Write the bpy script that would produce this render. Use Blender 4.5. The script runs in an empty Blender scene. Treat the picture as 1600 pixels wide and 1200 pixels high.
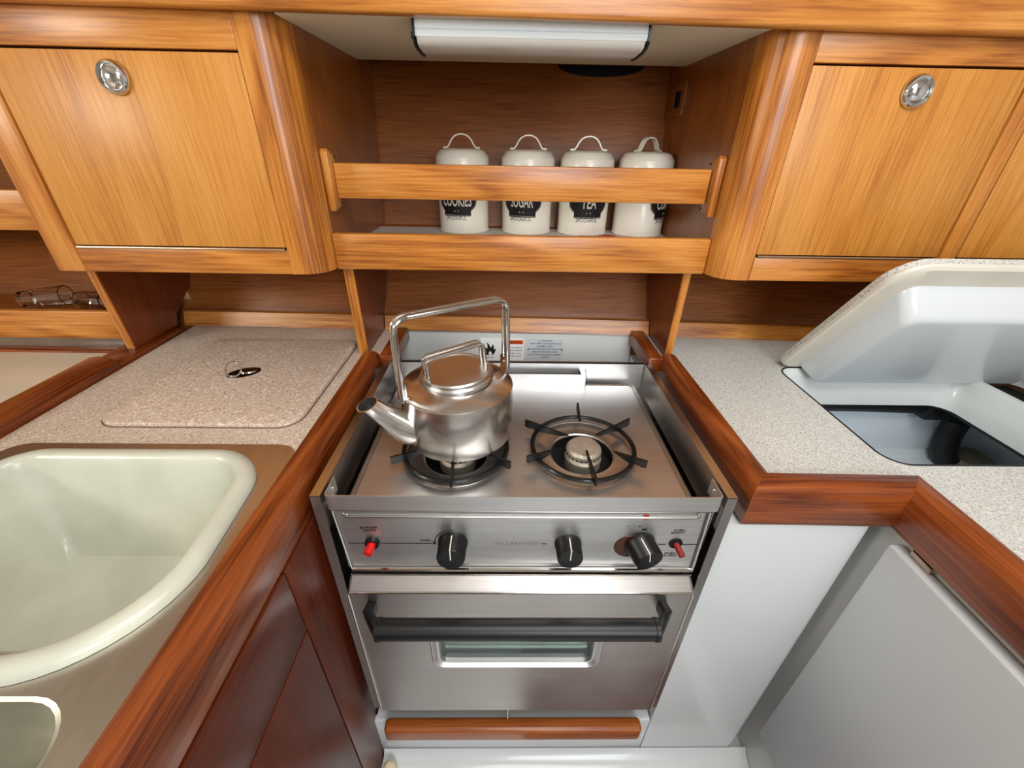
import bpy, bmesh, math, random
from mathutils import Vector, Matrix
random.seed(7)
PI = math.pi
Z0 = 1.20                      # camera height above the cabin sole; shapes below are given relative to eye level
S = bpy.context.scene
C = S.collection

# ------------------------------------------------------------------ camera
def make_camera():
    f, p, y, r = 653.536, 0.523145, -0.0180962, 0.0186823
    cp, sp = math.cos(p), math.sin(p)
    base = Matrix(((1, 0, 0), (0, -sp, -cp), (0, cp, -sp)))
    yw = Matrix(((math.cos(y), math.sin(y), 0), (-math.sin(y), math.cos(y), 0), (0, 0, 1)))
    rr = Matrix(((math.cos(r), -math.sin(r), 0), (math.sin(r), math.cos(r), 0), (0, 0, 1)))
    M = rr @ base @ yw
    cam = bpy.data.cameras.new('camera'); cam.sensor_width = 36.0; cam.lens = f / 1600 * 36
    cam.clip_start = 0.01
    o = bpy.data.objects.new('camera', cam); C.objects.link(o)
    rot = Matrix((M[0], -M[1], -M[2])).transposed()
    o.matrix_world = Matrix.Translation((0, 0, Z0)) @ rot.to_4x4()
    S.camera = o
make_camera()

# ------------------------------------------------------------------ world, lights, exposure
w = bpy.data.worlds.new('world'); S.world = w; w.use_nodes = True
w.node_tree.nodes['Background'].inputs[0].default_value = (0.75, 0.87, 1.0, 1)
w.node_tree.nodes['Background'].inputs[1].default_value = 0.6
S.view_settings.view_transform = 'Standard'; S.view_settings.look = 'None'
S.view_settings.exposure = 0.0; S.view_settings.gamma = 1.0
S.view_settings.use_curve_mapping = False

def area(name, loc, target, sx, sy, power, col):
    l = bpy.data.lights.new(name, 'AREA'); l.shape = 'RECTANGLE'; l.size = sx; l.size_y = sy
    l.energy = power; l.color = col
    o = bpy.data.objects.new(name, l); C.objects.link(o)
    o.location = (loc[0], loc[1], loc[2] + Z0)
    d = Vector(target) - Vector(loc)
    o.rotation_euler = d.to_track_quat('-Z', 'Y').to_euler()
    return o
area('deck_hatch_daylight', (0.2, -0.05, 0.72), (0.1, 0.15, -0.6), 0.8, 0.7, 17.0, (1.0, 0.98, 0.95))
area('companionway_daylight', (0.45, -1.52, 0.25), (0.2, 0.6, -0.35), 0.8, 1.1, 33.0, (0.90, 0.95, 1.0))
area('left_fill_light', (-1.6, -0.3, 0.25), (-0.2, 0.45, -0.4), 0.5, 0.3, 9.0, (1.0, 0.93, 0.80))  # unseen fill light added at left, over the sink counter

# ------------------------------------------------------------------ materials
def lin(c):
    return tuple(((v / 255) / 12.92 if v / 255 <= 0.04045 else ((v / 255 + 0.055) / 1.055) ** 2.4) for v in c) + (1,)

def newmat(name):
    m = bpy.data.materials.new(name); m.use_nodes = True
    nt = m.node_tree; b = nt.nodes['Principled BSDF']
    return m, nt, b

def plain(name, rgb, rough=0.5, metal=0.0, coat=0.0, bump=0.0, bscale=60, var=0.0, vscale=8, trans=0.0, ior=1.45):
    m, nt, b = newmat(name)
    b.inputs['Base Color'].default_value = lin(rgb); b.inputs['Roughness'].default_value = rough
    b.inputs['Metallic'].default_value = metal; b.inputs['Coat Weight'].default_value = coat
    b.inputs['Transmission Weight'].default_value = trans; b.inputs['IOR'].default_value = ior
    tc = nt.nodes.new('ShaderNodeTexCoord')
    n = nt.nodes.new('ShaderNodeTexNoise'); n.inputs['Scale'].default_value = vscale; n.inputs['Detail'].default_value = 4
    nt.links.new(tc.outputs['Object'], n.inputs['Vector'])
    if var > 0:
        mx = nt.nodes.new('ShaderNodeMix'); mx.data_type = 'RGBA'
        c = lin(rgb); mx.inputs['A'].default_value = tuple(v * (1 - var) for v in c[:3]) + (1,)
        mx.inputs['B'].default_value = tuple(min(1, v * (1 + var * .6)) for v in c[:3]) + (1,)
        nt.links.new(n.outputs['Fac'], mx.inputs['Factor']); nt.links.new(mx.outputs['Result'], b.inputs['Base Color'])
    if bump > 0:
        n2 = nt.nodes.new('ShaderNodeTexNoise'); n2.inputs['Scale'].default_value = bscale; n2.inputs['Detail'].default_value = 3
        nt.links.new(tc.outputs['Object'], n2.inputs['Vector'])
        bp = nt.nodes.new('ShaderNodeBump'); bp.inputs['Strength'].default_value = bump; bp.inputs['Distance'].default_value = 0.002
        nt.links.new(n2.outputs['Fac'], bp.inputs['Height']); nt.links.new(bp.outputs['Normal'], b.inputs['Normal'])
    return m

def wood(name, light, mid, dark, axis, rough=0.33, figure=0.35, off=0.0, freq=14.0, cross=11.0, pores=0.35):
    m, nt, b = newmat(name)
    N = nt.nodes.new; L = nt.links.new
    tc = N('ShaderNodeTexCoord')
    def mapped(lng, crs):
        mp = N('ShaderNodeMapping'); sc = [crs] * 3; sc['xyz'.index(axis)] = lng
        mp.inputs['Scale'].default_value = sc; mp.inputs['Location'].default_value = (off, off * 1.7, off * .6)
        L(tc.outputs['Object'], mp.inputs['Vector']); return mp.outputs['Vector']
    def noise(vec, det=2, scale=1.0, dist=0.0):
        n = N('ShaderNodeTexNoise'); n.inputs['Scale'].default_value = scale; n.inputs['Detail'].default_value = det
        n.inputs['Distortion'].default_value = dist; L(vec, n.inputs['Vector']); return n.outputs['Fac']
    def mth(op, a, c):
        q = N('ShaderNodeMath'); q.operation = op
        for i, v in enumerate((a, c)):
            if v is None: continue
            if isinstance(v, (int, float)): q.inputs[i].default_value = v
            else: L(v, q.inputs[i])
        return q.outputs[0]
    A = noise(mapped(1.1, cross * .55), 2.5, 1.0, 0.3)
    rings = mth('MULTIPLY', A, freq * 2)
    rings = mth('SINE', rings, None)
    rings = mth('MULTIPLY_ADD', rings, 0.5); rings.node.inputs[2].default_value = 0.5
    B = noise(mapped(9, 260), 4)
    Cn = noise(mapped(2.5, 18), 2)
    f1 = mth('MULTIPLY', rings, figure)
    f2 = mth('MULTIPLY', B, 1.0)
    f3 = mth('MULTIPLY', Cn, 0.35)
    tot = mth('ADD', mth('ADD', f1, f2), f3)
    tot = mth('SUBTRACT', tot, 0.175 + figure * 0.5)
    r = N('ShaderNodeValToRGB'); e = r.color_ramp.elements
    e[0].position = 0.22; e[0].color = lin(dark); e[1].position = 0.80; e[1].color = lin(light)
    k = e.new(0.48); k.color = lin(mid)
    L(tot, r.inputs['Fac'])
    P = noise(mapped(26, 520), 2)
    pr = N('ShaderNodeMapRange'); pr.inputs['From Min'].default_value = 0.60; pr.inputs['From Max'].default_value = 0.70
    L(P, pr.inputs['Value'])
    mx = N('ShaderNodeMix'); mx.data_type = 'RGBA'; mx.blend_type = 'MULTIPLY'
    mx.inputs['B'].default_value = (0.55, 0.45, 0.38, 1)
    L(mth('MULTIPLY', pr.outputs[0], pores), mx.inputs['Factor']); L(r.outputs['Color'], mx.inputs['A'])
    L(mx.outputs['Result'], b.inputs['Base Color'])
    b.inputs['Roughness'].default_value = rough; b.inputs['Coat Weight'].default_value = 0.15
    b.inputs['Coat Roughness'].default_value = 0.25
    bp = N('ShaderNodeBump'); bp.inputs['Strength'].default_value = 0.12; bp.inputs['Distance'].default_value = 0.0006
    L(B, bp.inputs['Height']); L(bp.outputs['Normal'], b.inputs['Normal'])
    return m

def steel(name, axis, rgb=(190, 186, 182), rough=0.3, bump=0.25, streak=260, lng=6):
    m, nt, b = newmat(name); N = nt.nodes.new; L = nt.links.new
    tc = N('ShaderNodeTexCoord'); mp = N('ShaderNodeMapping')
    sc = [streak] * 3; sc['xyz'.index(axis)] = lng; mp.inputs['Scale'].default_value = sc
    L(tc.outputs['Object'], mp.inputs['Vector'])
    n = N('ShaderNodeTexNoise'); n.inputs['Scale'].default_value = 1; n.inputs['Detail'].default_value = 4
    L(mp.outputs['Vector'], n.inputs['Vector'])
    n2 = N('ShaderNodeTexNoise'); n2.inputs['Scale'].default_value = 9; n2.inputs['Detail'].default_value = 4
    L(tc.outputs['Object'], n2.inputs['Vector'])
    r = N('ShaderNodeMapRange'); r.inputs['To Min'].default_value = rough * .7; r.inputs['To Max'].default_value = rough * 1.35
    L(n2.outputs['Fac'], r.inputs['Value']); L(r.outputs[0], b.inputs['Roughness'])
    mx = N('ShaderNodeMix'); mx.data_type = 'RGBA'; c = lin(rgb)
    mx.inputs['A'].default_value = tuple(v * .82 for v in c[:3]) + (1,); mx.inputs['B'].default_value = tuple(min(1, v * 1.12) for v in c[:3]) + (1,)
    L(n.outputs['Fac'], mx.inputs['Factor']); L(mx.outputs['Result'], b.inputs['Base Color'])
    b.inputs['Metallic'].default_value = 1.0
    bp = N('ShaderNodeBump'); bp.inputs['Strength'].default_value = bump; bp.inputs['Distance'].default_value = 0.0004
    L(n.outputs['Fac'], bp.inputs['Height']); L(bp.outputs['Normal'], b.inputs['Normal'])
    return m

def speckle(name, base, d1, d2, rough=0.45):
    m, nt, b = newmat(name); N = nt.nodes.new; L = nt.links.new
    tc = N('ShaderNodeTexCoord')
    col = None
    prev = lin(base)
    for sc, thr, c, amt in ((330, 0.60, d1, .75), (520, 0.63, d2, .7), (210, 0.61, (236, 230, 222), .5)):
        n = N('ShaderNodeTexNoise'); n.inputs['Scale'].default_value = sc; n.inputs['Detail'].default_value = 1.5
        L(tc.outputs['Object'], n.inputs['Vector'])
        r = N('ShaderNodeMapRange'); r.inputs['From Min'].default_value = thr - .03; r.inputs['From Max'].default_value = thr + .03
        r.inputs['To Max'].default_value = amt
        L(n.outputs['Fac'], r.inputs['Value'])
        mx = N('ShaderNodeMix'); mx.data_type = 'RGBA'; mx.inputs['B'].default_value = lin(c)
        if col is None: mx.inputs['A'].default_value = prev
        else: L(col, mx.inputs['A'])
        L(r.outputs[0], mx.inputs['Factor']); col = mx.outputs['Result']
    L(col, b.inputs['Base Color']); b.inputs['Roughness'].default_value = rough
    return m

DL, DM, DD = (218, 158, 88), (201, 137, 68), (172, 106, 46)
W = {}
for ax in 'xyz':
    W['door' + ax] = wood('satin_teak_door_' + ax, (208, 146, 70), (194, 128, 50), (168, 102, 34), ax, figure=0.18, freq=16, cross=9, pores=.3, rough=.42)
    W['frame' + ax] = wood('varnished_teak_frame_' + ax, (208, 142, 66), (184, 114, 42), (138, 74, 20), ax, figure=0.26, freq=30, off=3.1)
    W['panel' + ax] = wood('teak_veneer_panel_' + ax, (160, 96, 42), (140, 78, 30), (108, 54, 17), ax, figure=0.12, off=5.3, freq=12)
    W['dim' + ax] = wood('shaded_teak_panel_' + ax, (128, 62, 25), (108, 48, 17), (82, 33, 10), ax, figure=0.12, off=6.3, freq=10)  # for the partition faces: their shade put into a darker teak
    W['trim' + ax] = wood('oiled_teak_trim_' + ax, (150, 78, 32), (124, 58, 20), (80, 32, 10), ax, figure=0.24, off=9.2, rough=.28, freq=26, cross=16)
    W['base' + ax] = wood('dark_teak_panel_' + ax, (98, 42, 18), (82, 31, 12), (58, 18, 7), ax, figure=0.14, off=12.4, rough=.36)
W['bumperx'] = wood('brown_teak_block', (170, 96, 40), (152, 80, 30), (128, 60, 20), 'x', figure=.15, off=2.2)
STEELX = steel('brushed_steel_across', 'x', rgb=(218, 217, 216), rough=.42); STEELY = steel('brushed_steel_depth', 'y'); STEELZ = steel('brushed_steel_upright', 'z', rough=.3)
DOORSTEEL = steel('oven_door_steel', 'x', rgb=(196, 190, 186), rough=.36, bump=.12)
KETTLE = steel('kettle_steel', 'x', rgb=(214, 211, 208), rough=.24, bump=.08, streak=160, lng=10)
KETTLEZ = steel('kettle_polished_steel', 'z', rgb=(205, 200, 196), rough=.12, bump=.03)
KETTLID = steel('kettle_lid_steel', 'x', rgb=(205, 203, 202), rough=.3, bump=.15, streak=60, lng=14)
CHROME = plain('chrome', (215, 215, 218), .08, 1.0)
SINKSTEEL = steel('sink_steel', 'y', rgb=(204, 196, 186), rough=.34, bump=.1, streak=90, lng=20)
BLACKEN = plain('black_enamel', (12, 12, 12), .35, coat=.15)
BLACKPL = plain('black_plastic', (11, 11, 13), .36, bump=.1, bscale=900)
VOID = plain('black_and_gap_shade', (6, 6, 6), .8)  # black small parts, plus the dark of holes and gaps painted in
DARKGR = plain('dark_grey_gap', (16, 15, 15), .7)
WHITEGEL = plain('white_gelcoat', (208, 211, 211), .25, coat=.3, var=.05, vscale=5)
WHITEDOOR = plain('white_satin_door', (196, 199, 202), .4, var=.03, vscale=3)
LIDWHITE = plain('white_lid_plastic', (204, 209, 212), .22, coat=.3, var=.04, vscale=6)
CEIL = plain('cream_headliner', (226, 214, 188), .7, bump=.3, bscale=300, var=.06)
CREAM = plain('cream_enamel', (246, 241, 226), .3, coat=.35)
TUBM = plain('pale_scuffed_plastic', (204, 206, 190), .36, coat=.25, var=.32, vscale=11, bump=.25, bscale=55)
COUNTL = speckle('speckled_beige_laminate', (204, 186, 170), (150, 122, 98), (120, 104, 90))
COUNTR = speckle('speckled_grey_laminate', (206, 207, 203), (140, 137, 130), (156, 148, 136))
RED = plain('red_plastic', (205, 22, 16), .3)
DARKRED = plain('worn_red_plastic', (130, 24, 18), .4)
INK = plain('black_print', (16, 15, 16), .6)
INKGREY = plain('faded_grey_print', (120, 116, 108), .6)
WPRINT = plain('cream_print', (225, 220, 205), .6)
ORANGE = plain('orange_print', (214, 84, 24), .5)
LABELW = plain('label_white', (232, 234, 234), .4)
LABELG = plain('label_grey_plate', (196, 202, 208), .3)
ALU = plain('white_aluminium', (222, 228, 230), .35, coat=.2)
DIFF = plain('frosted_diffuser', (214, 212, 204), .3, coat=.3)
BRASSST = plain('piano_hinge_metal', (190, 170, 150), .3, 1.0)
ICE = plain('icebox_liner_blue_white', (232, 243, 252), .18, coat=.4, var=.06, vscale=4)
STONE = plain('mottled_tan_cork', (172, 164, 140), .7, bump=.6, bscale=90, var=.5, vscale=40)
CABINW = plain('cabin_white', (215, 210, 200), .6)
SHELFW = plain('pale_grey_shelf', (196, 190, 182), .5)
GREYSTRIP = plain('smoky_clear_strip', (128, 112, 98), .15, coat=.5, var=.5, vscale=12)
GLASSM = plain('clear_glass', (250, 250, 250), .03, trans=1.0, ior=1.45)
OVENGL = plain('oven_glass', (200, 215, 210), .03, trans=.92, ior=1.2)
BURNAL = plain('worn_burner_alloy', (196, 186, 170), .5, .7, var=.3, vscale=60, bump=.4, bscale=200)
RUBBER = plain('black_rubber', (18, 19, 22), .5)
GASKET = plain('grey_gasket', (150, 150, 144), .5)
STAIN = plain('brown_heat_stain', (66, 38, 24), .5)
IVORY = plain('ivory_plastic', (220, 204, 170), .4)

# ------------------------------------------------------------------ mesh helpers
class MB:
    def __init__(s): s.bm = bmesh.new()
    def box(s, x0, x1, y0, y1, z0, z1, r=0.0, seg=2):
        t = bmesh.new()
        bmesh.ops.create_cube(t, size=1)
        for v in t.verts:
            v.co = Vector(((x0 + x1) / 2 + v.co.x * (x1 - x0), (y0 + y1) / 2 + v.co.y * (y1 - y0), (z0 + z1) / 2 + v.co.z * (z1 - z0)))
        if r > 0:
            bmesh.ops.bevel(t, geom=list(t.edges), offset=r, segments=seg, profile=.5, affect='EDGES')
        s._merge(t); return s
    def _merge(s, t, mat=None):
        me = bpy.data.meshes.new('tmp'); t.to_mesh(me); t.free()
        if mat: me.transform(mat)
        s.bm.from_mesh(me); bpy.data.meshes.remove(me)
    def prism(s, pts, a0, a1, axis='x', r=0.0, seg=2):
        """pts: 2D outline in the two other axes (in xyz order); extruded from a0 to a1 along axis"""
        t = bmesh.new()
        def P(a, u, v):
            return {'x': (a, u, v), 'y': (u, a, v), 'z': (u, v, a)}[axis]
        A = [t.verts.new(P(a0, *q)) for q in pts]; B = [t.verts.new(P(a1, *q)) for q in pts]
        t.faces.new(A); t.faces.new(B[::-1]); n = len(pts)
        for i in range(n): t.faces.new((A[i], B[i], B[(i + 1) % n], A[(i + 1) % n]))
        bmesh.ops.recalc_face_normals(t, faces=list(t.faces))
        if r > 0:
            bmesh.ops.bevel(t, geom=list(t.edges), offset=r, segments=seg, profile=.5, affect='EDGES')
        s._merge(t); return s
    def plate(s, outer, holes, z0, z1):
        """flat plate with holes: outlines are lists of (x, y)"""
        t = bmesh.new(); loops = []
        for lp in [outer] + holes:
            vs = [t.verts.new((x, y, z1)) for x, y in lp]
            for i in range(len(vs)): t.edges.new((vs[i], vs[(i + 1) % len(vs)]))
        bmesh.ops.triangle_fill(t, use_beauty=True, edges=list(t.edges))
        fs = list(t.faces)
        bmesh.ops.recalc_face_normals(t, faces=fs)
        if fs and fs[0].normal.z < 0: bmesh.ops.reverse_faces(t, faces=fs)
        ret = bmesh.ops.extrude_face_region(t, geom=list(t.faces))
        # the extruded copy becomes the underside
        top = [g for g in ret['geom'] if isinstance(g, bmesh.types.BMVert)]
        for v in top: v.co.z = z0
        bmesh.ops.recalc_face_normals(t, faces=list(t.faces))
        s._merge(t); return s
    def tube(s, pts, r, seg=10, closed=False, rfun=None, cap=True):
        P = [Vector(p) for p in pts]; n = len(P); t = bmesh.new(); rings = []
        up = None
        for i in range(n):
            if closed: d = (P[(i + 1) % n] - P[i - 1]).normalized()
            else: d = (P[min(i + 1, n - 1)] - P[max(i - 1, 0)]).normalized()
            if up is None:
                up = Vector((0, 0, 1)) if abs(d.z) < .9 else Vector((1, 0, 0))
            a = (up - d * up.dot(d)).normalized(); up = a; b = d.cross(a)
            rr = r if rfun is None else rfun(i / (n - 1))
            rings.append([t.verts.new(P[i] + (a * math.cos(2 * PI * k / seg) + b * math.sin(2 * PI * k / seg)) * rr) for k in range(seg)])
        m = n if closed else n - 1
        for i in range(m):
            A, B = rings[i], rings[(i + 1) % n]
            for k in range(seg): t.faces.new((A[k], A[(k + 1) % seg], B[(k + 1) % seg], B[k]))
        if cap and not closed: t.faces.new(rings[0][::-1]); t.faces.new(rings[-1])
        bmesh.ops.recalc_face_normals(t, faces=list(t.faces))
        s._merge(t); return s
    def lathe(s, prof, cx, cy, cz=0.0, seg=48, M=None):
        """prof: (radius, z) list"""
        t = bmesh.new(); rings = []
        for r, z in prof:
            if r < 1e-6: rings.append([t.verts.new((0, 0, z))])
            else: rings.append([t.verts.new((r * math.cos(2 * PI * k / seg), r * math.sin(2 * PI * k / seg), z)) for k in range(seg)])
        for A, B in zip(rings, rings[1:]):
            for k in range(seg):
                k2 = (k + 1) % seg
                if len(A) == 1 and len(B) == 1: continue
                if len(A) == 1: t.faces.new((A[0], B[k], B[k2]))
                elif len(B) == 1: t.faces.new((A[k], B[0], A[k2]))
                else: t.faces.new((A[k], B[k], B[k2], A[k2]))
        bmesh.ops.recalc_face_normals(t, faces=list(t.faces))
        s._merge(t, Matrix.Translation((cx, cy, cz)) @ (M if M else Matrix.Identity(4))); return s
    def loft(s, loops, cap0=False, cap1=True):
        t = bmesh.new(); R = [[t.verts.new(p) for p in lp] for lp in loops]; n = len(R[0])
        for A, B in zip(R, R[1:]):
            for k in range(n): t.faces.new((A[k], A[(k + 1) % n], B[(k + 1) % n], B[k]))
        if cap0: t.faces.new(R[0][::-1])
        if cap1: t.faces.new(R[-1])
        bmesh.ops.recalc_face_normals(t, faces=list(t.faces))
        s._merge(t); return s
    def cyl(s, p0, p1, r, seg=20, r2=None):
        p0, p1 = Vector(p0), Vector(p1)
        return s.tube([p0, p1], r, seg, rfun=(lambda u: r + ((r2 if r2 is not None else r) - r) * u))

def rrect(x0, x1, y0, y1, r, seg=7):
    """rounded rectangle; r is one radius or four (front-left, front-right, back-right, back-left)"""
    rs = [r] * 4 if not isinstance(r, (tuple, list)) else r
    out = []
    for (cx, cy, a0), rr in zip((((x0, y0, 180)), (x1, y0, 270), (x1, y1, 0), (x0, y1, 90)), rs):
        rr = max(rr, 1e-4)
        ox = cx + rr if cx == x0 else cx - rr; oy = cy + rr if cy == y0 else cy - rr
        for k in range(seg + 1):
            a = math.radians(a0 + 90 * k / seg); out.append((ox + rr * math.cos(a), oy + rr * math.sin(a)))
    return out

def fillet(pts, r, seg=8):
    """3D polyline with rounded corners"""
    P = [Vector(p) for p in pts]; out = [P[0]]
    for i in range(1, len(P) - 1):
        a, b, c = P[i - 1], P[i], P[i + 1]
        d1 = (a - b).normalized(); d2 = (c - b).normalized(); rr = r[i - 1] if isinstance(r, (list, tuple)) else r
        ang = d1.angle(d2); q = min(rr / math.tan(ang / 2), (a - b).length * .49, (c - b).length * .49)
        s0, s1 = b + d1 * q, b + d2 * q
        for k in range(seg + 1):
            u = k / seg; out.append(s0 * (1 - u) ** 2 + b * 2 * u * (1 - u) + s1 * u * u)
    out.append(P[-1]); return out

def finish(name, bm, mat, origin, parent=None, smooth=30):
    me = bpy.data.meshes.new(name)
    bmesh.ops.remove_doubles(bm, verts=list(bm.verts), dist=1e-6)
    bm.to_mesh(me); bm.free()
    me.transform(Matrix.Translation(-Vector(origin)))
    if smooth:
        for p in me.polygons: p.use_smooth = True
        me.set_sharp_from_angle(angle=math.radians(smooth))
    me.materials.append(mat)
    o = bpy.data.objects.new(name, me); C.objects.link(o)
    return o

ORG = {}
def empty(name, loc, label, cat, group=None, kind=None):
    o = bpy.data.objects.new(name, None); C.objects.link(o); o.empty_display_size = .05
    o.location = (loc[0], loc[1], loc[2] + Z0); ORG[o.name] = Vector(loc)
    tag(o, label, cat, group, kind); return o
def tag(o, label=None, cat=None, group=None, kind=None):
    if label: o['label'] = label
    if cat: o['category'] = cat
    if group: o['group'] = group
    if kind: o['kind'] = kind
    return o
def part(name, mb, mat, parent, label=None, smooth=30):
    bm = mb.bm if isinstance(mb, MB) else mb
    org = ORG[parent.name]
    o = finish(name, bm, mat, org, smooth=smooth); o.parent = parent; ORG[o.name] = org
    if label: o['label'] = label
    return o
def single(name, mb, mat, label=None, cat=None, group=None, kind=None, smooth=30):
    bm = mb.bm if isinstance(mb, MB) else mb
    xs = [v.co.x for v in bm.verts]; ys = [v.co.y for v in bm.verts]; zs = [v.co.z for v in bm.verts]
    org = Vector(((min(xs) + max(xs)) / 2, (min(ys) + max(ys)) / 2, min(zs)))
    o = finish(name, bm, mat, org, smooth=smooth); o.location = (org.x, org.y, org.z + Z0); ORG[o.name] = org
    tag(o, label, cat, group, kind); return o

def textmesh(s, fn, width=None, height=None, bold=0.0, spacing=1.0):
    """text as a thin mesh; fn maps (u, v, w) in metres, centred, to a point"""
    cu = bpy.data.curves.new('t', 'FONT'); cu.body = s; cu.align_x = 'CENTER'; cu.align_y = 'CENTER'
    cu.offset = bold; cu.space_character = spacing; cu.resolution_u = 4; cu.extrude = 0.001
    ob = bpy.data.objects.new('t', cu); C.objects.link(ob)
    dg = bpy.context.evaluated_depsgraph_get(); dg.update()
    me = bpy.data.meshes.new_from_object(ob.evaluated_get(dg))
    bpy.data.objects.remove(ob); bpy.data.curves.remove(cu)
    bm = bmesh.new(); bm.from_mesh(me); bpy.data.meshes.remove(me)
    bmesh.ops.triangulate(bm, faces=list(bm.faces))
    if bm.verts:
        x0 = min(v.co.x for v in bm.verts); x1 = max(v.co.x for v in bm.verts)
        y0 = min(v.co.y for v in bm.verts); y1 = max(v.co.y for v in bm.verts)
        sy = (height / (y1 - y0)) if height else width / (x1 - x0)
        sx = (width / (x1 - x0)) if width else sy
        for v in bm.verts:
            u = (v.co.x - (x0 + x1) / 2) * sx; q = (v.co.y - (y0 + y1) / 2) * sy
            v.co = Vector(fn(u, q, 0.0003 if v.co.z > 0 else -0.0001))
    return bm
def joinbm(*bms):
    m = MB()
    for b in bms: m._merge(b)
    return m

# ------------------------------------------------------------------ room shell
def off(x): return -.025 * x - (.035 * x * x if x > 0 else 0)
PROF = [(-1.25, .955), (-.42, .955), (-.37, .985), (-.32, 1.010), (-.28, 1.032), (-.235, 1.052), (-.205, 1.075), (-.187, 1.138), (-.12, 1.155),
        (-.046, 1.165), (.06, 1.195), (.16, 1.215), (.60, 1.30), (.78, 1.32)]
def yback(z, x=0.0):
    for (z0, y0), (z1, y1) in zip(PROF, PROF[1:]):
        if z0 <= z <= z1: return y0 + (y1 - y0) * (z - z0) / (z1 - z0) + off(x)
    return PROF[-1][1]
xs = [-1.7 + 3.4 * i / 24 for i in range(25)]
m = MB(); t = m.bm
G = [[t.verts.new((x, y + off(x) + .001, z)) for z, y in PROF] for x in xs]
G2 = [[t.verts.new((x, y + off(x) + .03, z)) for z, y in PROF] for x in xs]
nz = len(PROF)
for i in range(24):
    for j in range(nz - 1):
        t.faces.new((G[i][j], G[i + 1][j], G[i + 1][j + 1], G[i][j + 1]))
        t.faces.new((G2[i][j], G2[i][j + 1], G2[i + 1][j + 1], G2[i + 1][j]))
for i in range(24):
    for j in (0, nz - 1): t.faces.new((G[i][j], G2[i][j], G2[i + 1][j], G[i + 1][j]))
for j in range(nz - 1):
    for i in (0, 24): t.faces.new((G[i][j], G[i][j + 1], G2[i][j + 1], G2[i][j]))
bmesh.ops.recalc_face_normals(t, faces=list(t.faces))
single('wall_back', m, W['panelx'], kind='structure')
single('floor', MB().box(-1.7, 1.7, -1.6, .95, -1.24, -1.20), WHITEGEL, kind='structure')
single('ceiling', MB().box(-1.7, 1.7, -1.6, 1.36, .75, .79), CABINW, kind='structure')
single('wall_left', MB().box(-1.74, -1.70, -1.6, 1.36, -1.2, .79), CABINW, kind='structure')
single('wall_right', MB().box(1.70, 1.74, -1.6, 1.36, -1.2, .79), CABINW, kind='structure')
single('wall_front', MB().box(-1.74, 1.74, -1.64, -1.60, -1.2, .79), CABINW, kind='structure')

# rail board along the foot of the hull panelling, in three lengths between the partitions
def curved_strip(x0, x1, z0, z1, y0, y1, n=8):
    mb = MB(); lo = []
    for i in range(n + 1):
        x = x0 + (x1 - x0) * i / n; o = off(x)
        lo.append([(x, y0 + o, z0), (x, y1 + o, z0), (x, y1 + o + .012, z1), (x, y0 + o + .012, z1)])
    return mb.loft(lo, True, True)
single('trim_1', curved_strip(-.784, -.316, -.399, -.367, .944, .958), W['framex'], kind='structure')
single('trim_2', curved_strip(-.294, .344, -.399, -.367, .944, .958), W['framex'], kind='structure')
single('trim_3', curved_strip(.361, 1.6, -.399, -.367, .944, .958), W['framex'], kind='structure')
# deck beam along the top
m = MB().box(-1.68, 1.68, .722, .744, .1395, .24, r=.006, seg=3)
for v in m.bm.verts: v.co.z += .0045 - v.co.x * .0085
single('trim_4', m, W['framex'], kind='structure')
# cream panel over the stove niche
single('trim_5', MB().box(-.3185, .3765, .746, 1.105, .1465, .156), CEIL, kind='structure')

single('trim_7', MB().box(-1.69, 1.69, .7465, 1.235, .241, .249), CEIL, kind='structure')  # unseen plate added to stop light leaking down behind the niche
# white moulded stove bay and unit to the right of it
m = MB()
m.box(-.262, .31, .942, .954, -1.2, -.402)                       # back of bay
m.box(-.262, .31, .414, .942, -1.06, -1.045)                     # floor of bay
m.box(-.268, .3118, .4046, .418, -1.2, -1.045, r=.004)              # panel under the stove
single('wall_bay', m, WHITEGEL, kind='structure')
m = MB()
pl = [(.312, .95), (.312, .405)] + [(.527 - .02 + .02 * math.sin(a), .405 + .02 - .02 * math.cos(a)) for a in [k * PI / 16 for k in range(9)]] + \
     [(.527, .46), (.552, .47)] + [(.552, -.58), (.570, -.58), (.570, .48), (.33, .48), (.33, .95)]
m.prism(pl, -1.2, -.457, 'z')
single('wall_galley', m, WHITEGEL, kind='structure')
m = MB()
m.prism([(.404, -1.2), (.404, -1.175), (.394, -1.188), (.375, -1.196), (.345, -1.1985), (.345, -1.2)], -.262, .551, 'x')
single('trim_6', m, WHITEGEL, kind='structure')
single('floor_board', MB().box(.05, .49, .10, .352, -1.2, -1.19, r=.003), W['basex'], 'dark teak floor board edge at the very bottom of the picture', 'floor board')

# ------------------------------------------------------------------ left base cabinet
e = empty('base_cabinet', (-.30, .2, -1.2), 'dark reddish teak cabinet side below the sink counter, left of the stove', 'cabinet')
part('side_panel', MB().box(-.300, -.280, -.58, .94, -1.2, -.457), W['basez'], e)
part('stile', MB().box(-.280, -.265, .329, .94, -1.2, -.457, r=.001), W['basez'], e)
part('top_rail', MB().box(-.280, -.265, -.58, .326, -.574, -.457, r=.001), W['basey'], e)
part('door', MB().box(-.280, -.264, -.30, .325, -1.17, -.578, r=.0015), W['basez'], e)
single('door_stop', MB().lathe([(0, -.0), (.014, 0), (.016, .012), (.012, .03), (.006, .036), (0, .037)], -.243, .372, -1.2, seg=20), IVORY,
       'small ivory plastic stop at the foot of the dark cabinet', 'door stop')

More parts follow.
